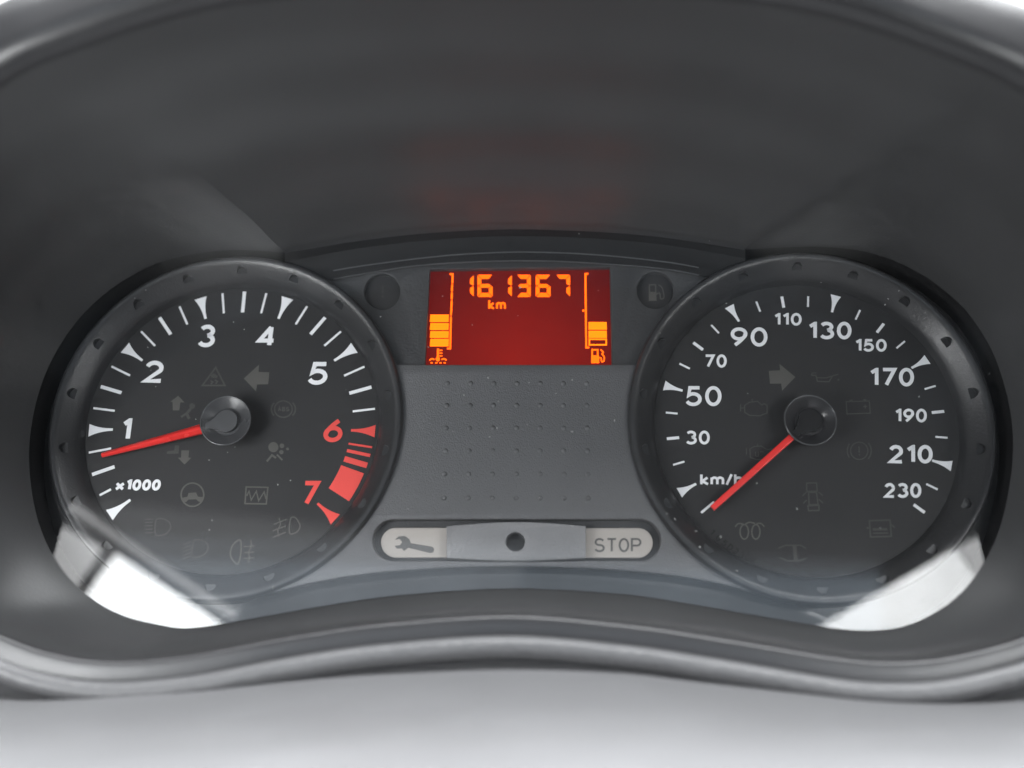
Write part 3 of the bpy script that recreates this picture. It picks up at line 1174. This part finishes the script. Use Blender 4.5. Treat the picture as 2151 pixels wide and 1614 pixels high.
for i in range(nb):
    for j in range(4):
        fs.append((i * 5 + j, i * 5 + 5 + j, i * 5 + 6 + j, i * 5 + 1 + j))
mk('lower_trim_band', vs, fs, M_RING, cl, smooth=50)

# upper panel with the display opening
ridge = [(590, 600), (655, 580), (700, 569), (781, 556), (900, 541), (1000, 533), (1085, 530), (1190, 532), (1293, 539), (1400, 551), (1470, 563), (1520, 574), (1580, 590)]
line2 = [(590, 616), (655, 596), (721, 583), (790, 571), (862, 560), (960, 552), (1085, 548), (1190, 550), (1300, 557), (1400, 566), (1462, 577), (1520, 592), (1580, 608)]
arcu = [U(x, y, W_UP) for x, y in line2[1:-1]]
arcu = catmull(arcu, 4)


def clip_gauges(pts):
    o = []
    for p in pts:
        if math.hypot(p[0] - TC[0], p[1] - TC[1]) > RJ and math.hypot(p[0] - SC[0], p[1] - SC[1]) > RJ:
            o.append(p)
    return o


arcu = clip_gauges(arcu)
al3 = ang_at(TC, arcu[0][1])
ar3 = math.pi - ang_at(SC, arcu[-1][1])
vlow = P(1075, 772, W_UP).y
upper = list(reversed(gauge_arc(TC, ang_at(TC, vlow), al3))) + gauge_arc(SC, math.pi - ang_at(SC, vlow), ar3)[0:1]
upper = gauge_arc(TC, ang_at(TC, vlow), al3) + arcu + list(reversed(gauge_arc(SC, math.pi - ang_at(SC, vlow), ar3)))
disp_hole = [U(903, 566, W_UP), U(893, 768, W_UP), U(1285, 768, W_UP), U(1281, 562, W_UP)]


def disc_px(x, y, r, w, n=32):
    return [U(x + r * math.cos(2 * math.pi * i / n), y + r * math.sin(2 * math.pi * i / n), w) for i in range(n)]


LAMPS = ((803, 613, 38), (1376, 610, 39))
mb = MB()
mb.chamfer_prism([upper, disp_hole] + [disc_px(x, y, r, W_UP) for x, y, r in LAMPS], 0.2, W_UP, 0.3)
mb.build('display_surround', M_UPPER, cl, smooth=40)

# arched brow above the display
vs, fs = [], []
n = 48
top_px = [(600, 532), (750, 507), (900, 490), (1075, 482), (1250, 487), (1400, 500), (1560, 525)]
tc_ = catmull(top_px, 8)
rc_ = catmull(ridge, 8)
l2_ = catmull(line2, 8)


def at_x(c, x):
    for (xa, ya), (xb, yb) in zip(c[:-1], c[1:]):
        if xa <= x <= xb:
            return ya + (yb - ya) * (x - xa) / max(xb - xa, 1e-6)
    return c[0][1] if x < c[0][0] else c[-1][1]


def out_of_gauges(p):
    for c in (TC, SC):
        d = math.hypot(p.x - c[0], p.y - c[1])
        if d < RJ:
            p = Vector((c[0] + (p.x - c[0]) * RJ / d, c[1] + (p.y - c[1]) * RJ / d, p.z))
    return tuple(p)


sec = 7
for i in range(n + 1):
    x = 598 + (1566 - 598) * i / n
    yo, yr, y2 = at_x(tc_, x), at_x(rc_, x), at_x(l2_, x)
    pr = [(yo - 1, 9.1), (yo + (yr - yo) * .3, 6.6), (yo + (yr - yo) * .75, 5.2), (yr - 2, 5.0), (yr + 1, 4.9), (y2 - 1, 4.4), (y2 + 2, 3.0)]
    for y, w in pr:
        vs.append(out_of_gauges(P(x, y, w)))
for i in range(n):
    for j in range(sec - 1):
        fs.append((i * sec + j, i * sec + sec + j, i * sec + sec + j + 1, i * sec + j + 1))
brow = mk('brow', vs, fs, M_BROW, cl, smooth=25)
for crv, wz, wd in ((rc_, 5.0, .34), (l2_, 4.3, .26)):  # added lighter strips carry the highlight along the brow's edges
    mb = MB()
    pts = [U(x, at_x(crv, x), wz) for x in range(700, 1476, 12)]
    mb.ribbon(clip_gauges(pts), wd, wz - .4, wz + .22)
    mb.build('ridge_highlight', M_PANEL, brow, smooth=60)

# ---- round warning lamps in the upper panel
for (x, y, r), kind in zip(LAMPS, ('bang', 'pump')):
    mb = MB()
    mb.prism([disc_px(x, y, r + 2, 1.6)], 0.3, 1.6)
    lampo = mb.build('warning_lamp', M_LAMP, cl)
    if kind == 'bang':
        icon(lampo, (740, 540, 3.0729), [('s', [(196, 185), (196, 235)], 12), ('d', 196, 255, 7)], M_TELL2, 1.6, 'lamp_symbol')
        lampo['label'] = 'unlit round warning lamp with an exclamation mark'
    else:
        icon(lampo, (740, 540, 3.0729), [('s', [(1918, 180), (1958, 180), (1960, 280), (1918, 280)], 8, True), ('p', [(1920, 225), (1958, 225), (1958, 280), (1920, 280)]),
                                         ('s', catmull([(1962, 240), (1985, 235), (1990, 270), (2012, 260), (2000, 200), (1975, 180)], 4), 8)], M_TELL, 1.6, 'lamp_symbol')
        lampo['label'] = 'unlit round warning lamp with a fuel pump'

# ---------------------------------------------------------------- lit display
W_D = 1.6
DX = (740, 540, 3.0729)
dq = [P(898, 560, W_D), P(888, 772, W_D), P(1290, 772, W_D), P(1286, 558, W_D)]
vs = [tuple(p) for p in dq] + [(p.x, p.y, 0.4) for p in dq]
disp = mk('trip_display', vs, [(0, 1, 2, 3), (0, 1, 5, 4), (1, 2, 6, 5), (2, 3, 7, 6), (3, 0, 4, 7)], M_SCREEN, cl)
disp['label'] = 'red backlit display reading 161367 km'
uvl = disp.data.uv_layers.new(name='UVMap')
umin, umax = min(p.x for p in dq), max(p.x for p in dq)
vmin, vmax = min(p.y for p in dq), max(p.y for p in dq)
iw = W(ORIG and (0, 0, 0))
for lp in disp.data.loops:
    wv = disp.data.vertices[lp.vertex_index].co + ORIG[disp.name] - BASE
    uu, vv = wv.dot(EX) * 1000, wv.dot(EV) * 1000
    uvl.data[lp.index].uv = ((uu - umin) / (umax - umin), (vv - vmin) / (vmax - vmin))


def amber(name, items, hgt=.1):
    return icon(disp, DX, items, M_AMBER2 if name == 'bar_segment' else M_AMBER, W_D, name, hgt)


SEG = {'1': 'bc', '3': 'abcdg', '6': 'acdefg', '7': 'abc'}
# italic-free seven segment digits
for ch, x0, x1 in (('1', 690, 784), ('6', 808, 906), ('1', 936, 1030), ('3', 1062, 1152), ('6', 1184, 1280), ('7', 1314, 1406)):
    y0, y1, th, g = 116, 259, 26, 4
    ym = (y0 + y1) / 2
    P_ = {
        'a': [(x0 + g, y0), (x1 - g, y0), (x1 - th, y0 + th), (x0 + th, y0 + th)],
        'd': [(x0 + th, y1 - th), (x1 - th, y1 - th), (x1 - g, y1), (x0 + g, y1)],
        'g': [(x0 + 10, ym), (x0 + th - 2, ym - 12), (x1 - th + 2, ym - 12), (x1 - 10, ym), (x1 - th + 2, ym + 12), (x0 + th - 2, ym + 12)],
        'f': [(x0, y0 + g), (x0 + th - 2, y0 + th + 2), (x0 + th - 2, ym - 14), (x0 + 4, ym - 3), (x0, ym - 6)],
        'b': [(x1, y0 + g), (x1, ym - 6), (x1 - 4, ym - 3), (x1 - th + 2, ym - 14), (x1 - th + 2, y0 + th + 2)],
        'e': [(x0, ym + 6), (x0 + 4, ym + 3), (x0 + th - 2, ym + 14), (x0 + th - 2, y1 - th - 2), (x0, y1 - g)],
        'c': [(x1, ym + 6), (x1, y1 - g), (x1 - th + 2, y1 - th - 2), (x1 - th + 2, ym + 14), (x1 - 4, ym + 3)],
    }
    amber('digit', [('p', P_[s]) for s in SEG[ch]])
write('unit_lettering', 'km', (877, 274, 992, 341), 4.4, M_AMBER, disp, W_D, W_D + .1, off=DX, gap=.2)
for ya, yb in ((373, 420), (428, 472), (480, 523), (530, 578)):
    amber('bar_segment', [('p', [(504, ya), (623, ya), (621, yb), (501, yb)])])
for ya, yb in ((421, 470), (477, 523)):
    amber('bar_segment', [('p', [(1525, ya), (1642, ya), (1643, yb), (1525, yb)])])
amber('bar_segment', [('s', [(1530, 532), (1639, 532), (1639, 568), (1530, 568)], 10, True)])
amber('scale_bracket', [('s', [(628, 112), (648, 112), (646, 170)], 13), ('s', [(645, 178), (643, 222)], 13), ('s', [(643, 230), (642, 274)], 13),
                        ('s', [(642, 282), (637, 378)], 13), ('s', [(637, 386), (632, 592), (611, 592)], 13)])
amber('scale_bracket', [('s', [(1524, 110), (1505, 110), (1510, 585), (1530, 585)], 13), ('s', [(1484, 347), (1500, 347)], 14)])
amber('temperature_symbol', [('s', [(554, 592), (552, 655)], 14), ('d', 552, 660, 14), ('s', [(562, 604), (582, 604)], 8), ('s', [(562, 622), (582, 622)], 8),
                             ('s', [(562, 640), (582, 640)], 8), ('s', catmull([(497, 668), (515, 658), (530, 664)], 3), 10), ('s', catmull([(575, 664), (592, 658), (609, 668)], 3), 10),
                             ('s', [(505, 684), (520, 684)], 9), ('s', [(535, 684), (550, 684)], 9), ('s', [(562, 684), (577, 684)], 9), ('s', [(590, 684), (604, 684)], 9)])
amber('fuel_symbol', [('s', [(1548, 600), (1584, 600), (1584, 636)], 11), ('s', [(1548, 594), (1548, 636)], 11), ('p', [(1542, 636), (1592, 636), (1594, 686), (1542, 686)]),
                      ('s', catmull([(1594, 650), (1606, 655), (1610, 676), (1624, 672), (1626, 645), (1612, 628), (1620, 615), (1602, 598)], 4), 9)])

# ---------------------------------------------------------------- service and stop lamps with the bar between
mb = MB()
mb.prism([stadium(110, 1000, 2010, 1306, 2.4, C6, 14)], -0.3, 2.4)
wl = mb.build('lamp_recess', M_UPPER, cl)
mb = MB()
mb.prism([stadium(185, 1072, 640, 1265, 3.2, C6, 14, True, False)], 2.4, 3.2)
lw_ = mb.build('service_lamp', M_CREAM, cl, bevel=.12)
lw_['label'] = 'cream lamp window with a grey spanner'
icon(lw_, C6, [('p', [(275, 1150), (300, 1128), (340, 1125), (370, 1148), (378, 1172), (518, 1195), (530, 1212), (522, 1232), (502, 1236), (362, 1202),
                      (335, 1222), (318, 1206), (288, 1207), (273, 1190), (308, 1184), (322, 1165), (306, 1145)])], M_GREYP, 3.2, 'spanner_symbol')
mb = MB()
mb.prism([stadium(1480, 1074, 1940, 1266, 3.2, C6, 14, False, True)], 2.4, 3.2)
lw_ = mb.build('stop_lamp', M_CREAM, cl, bevel=.12)
lw_['label'] = 'cream lamp window lettered STOP'
write('lamp_lettering', 'STOP', (1562, 1139, 1866, 1230), 4.0, M_GREYP, lw_, 3.2, 3.3, off=C6, gap=.2)
# bar
WB = 6.6
btop = [(608 + 900 * i / 16, 1062 - 27 * math.sin(math.pi * i / 16)) for i in range(17)]
bbot = [(1508 - 900 * i / 16, 1268 + 17 * math.sin(math.pi * i / 16)) for i in range(17)]
outer = [U(740 + x / 3.0729, 760 + y / 3.0729, WB) for x, y in btop + bbot]
hh = [U(740 + (1053 + 62 * math.cos(t * math.pi / 14)) / 3.0729, 760 + (1163 + 62 * math.sin(t * math.pi / 14)) / 3.0729, WB) for t in range(28)]
mb = MB()
mb.chamfer_prism([outer, hh], 2.5, WB, .35)
bar = mb.build('trim_bar', M_BAR, cl, smooth=40)
bar['label'] = 'grey plastic bar with a round hole between the lamp windows'

# ---------------------------------------------------------------- clear cover
NRG = 16
vs, fs = [], []
for side in (0.0, -0.8):
    k0 = len(vs)
    for q in range(NRG + 1):
        t = q / NRG
        for u, v in OUT_UV:
            su, sv = u * 0.62, -12.0
            uu, vv = u + (su - u) * t, v + (sv - v) * t
            vs.append((uu, vv, cover_w(uu, vv) + side))
    for q in range(NRG):
        for i in range(NO):
            j = (i + 1) % NO
            fs.append((k0 + q * NO + i, k0 + q * NO + j, k0 + (q + 1) * NO + j, k0 + (q + 1) * NO + i))
lens = mk('clear_cover', vs, fs, M_LENS, cl, smooth=80)
lens['label'] = 'clear plastic cover mirroring bright windows in its lower corners'

# ================================================================= DUST on the cover
mb = MB()
for q in range(70):
    u, v = random.choice(OUT_UV)
    k = random.random() ** 0.8
    u, v = u * k, -12 + (v + 12) * k
    r = random.uniform(.07, .2) * (1.6 if random.random() < .1 else 1)
    w = cover_w(u, v) + .03
    an = random.random() * 6.28
    st = random.uniform(1, 2.2)
    pts = [(r * st * math.cos(t * math.pi / 3), r * math.sin(t * math.pi / 3)) for t in range(6)]
    pts = [(u + x * math.cos(an) - y * math.sin(an), v + x * math.sin(an) + y * math.cos(an)) for x, y in pts]
    mb.prism([pts], w, w + r * .5)
M_DUST = plastic('dust_grey', (0.34, 0.34, 0.33), 0.9, 0.1)
du = mb.build('dust', M_DUST)
du['kind'] = 'stuff'
du['label'] = 'pale dust specks lying on the clear cover of the gauges'
du['category'] = 'dust'
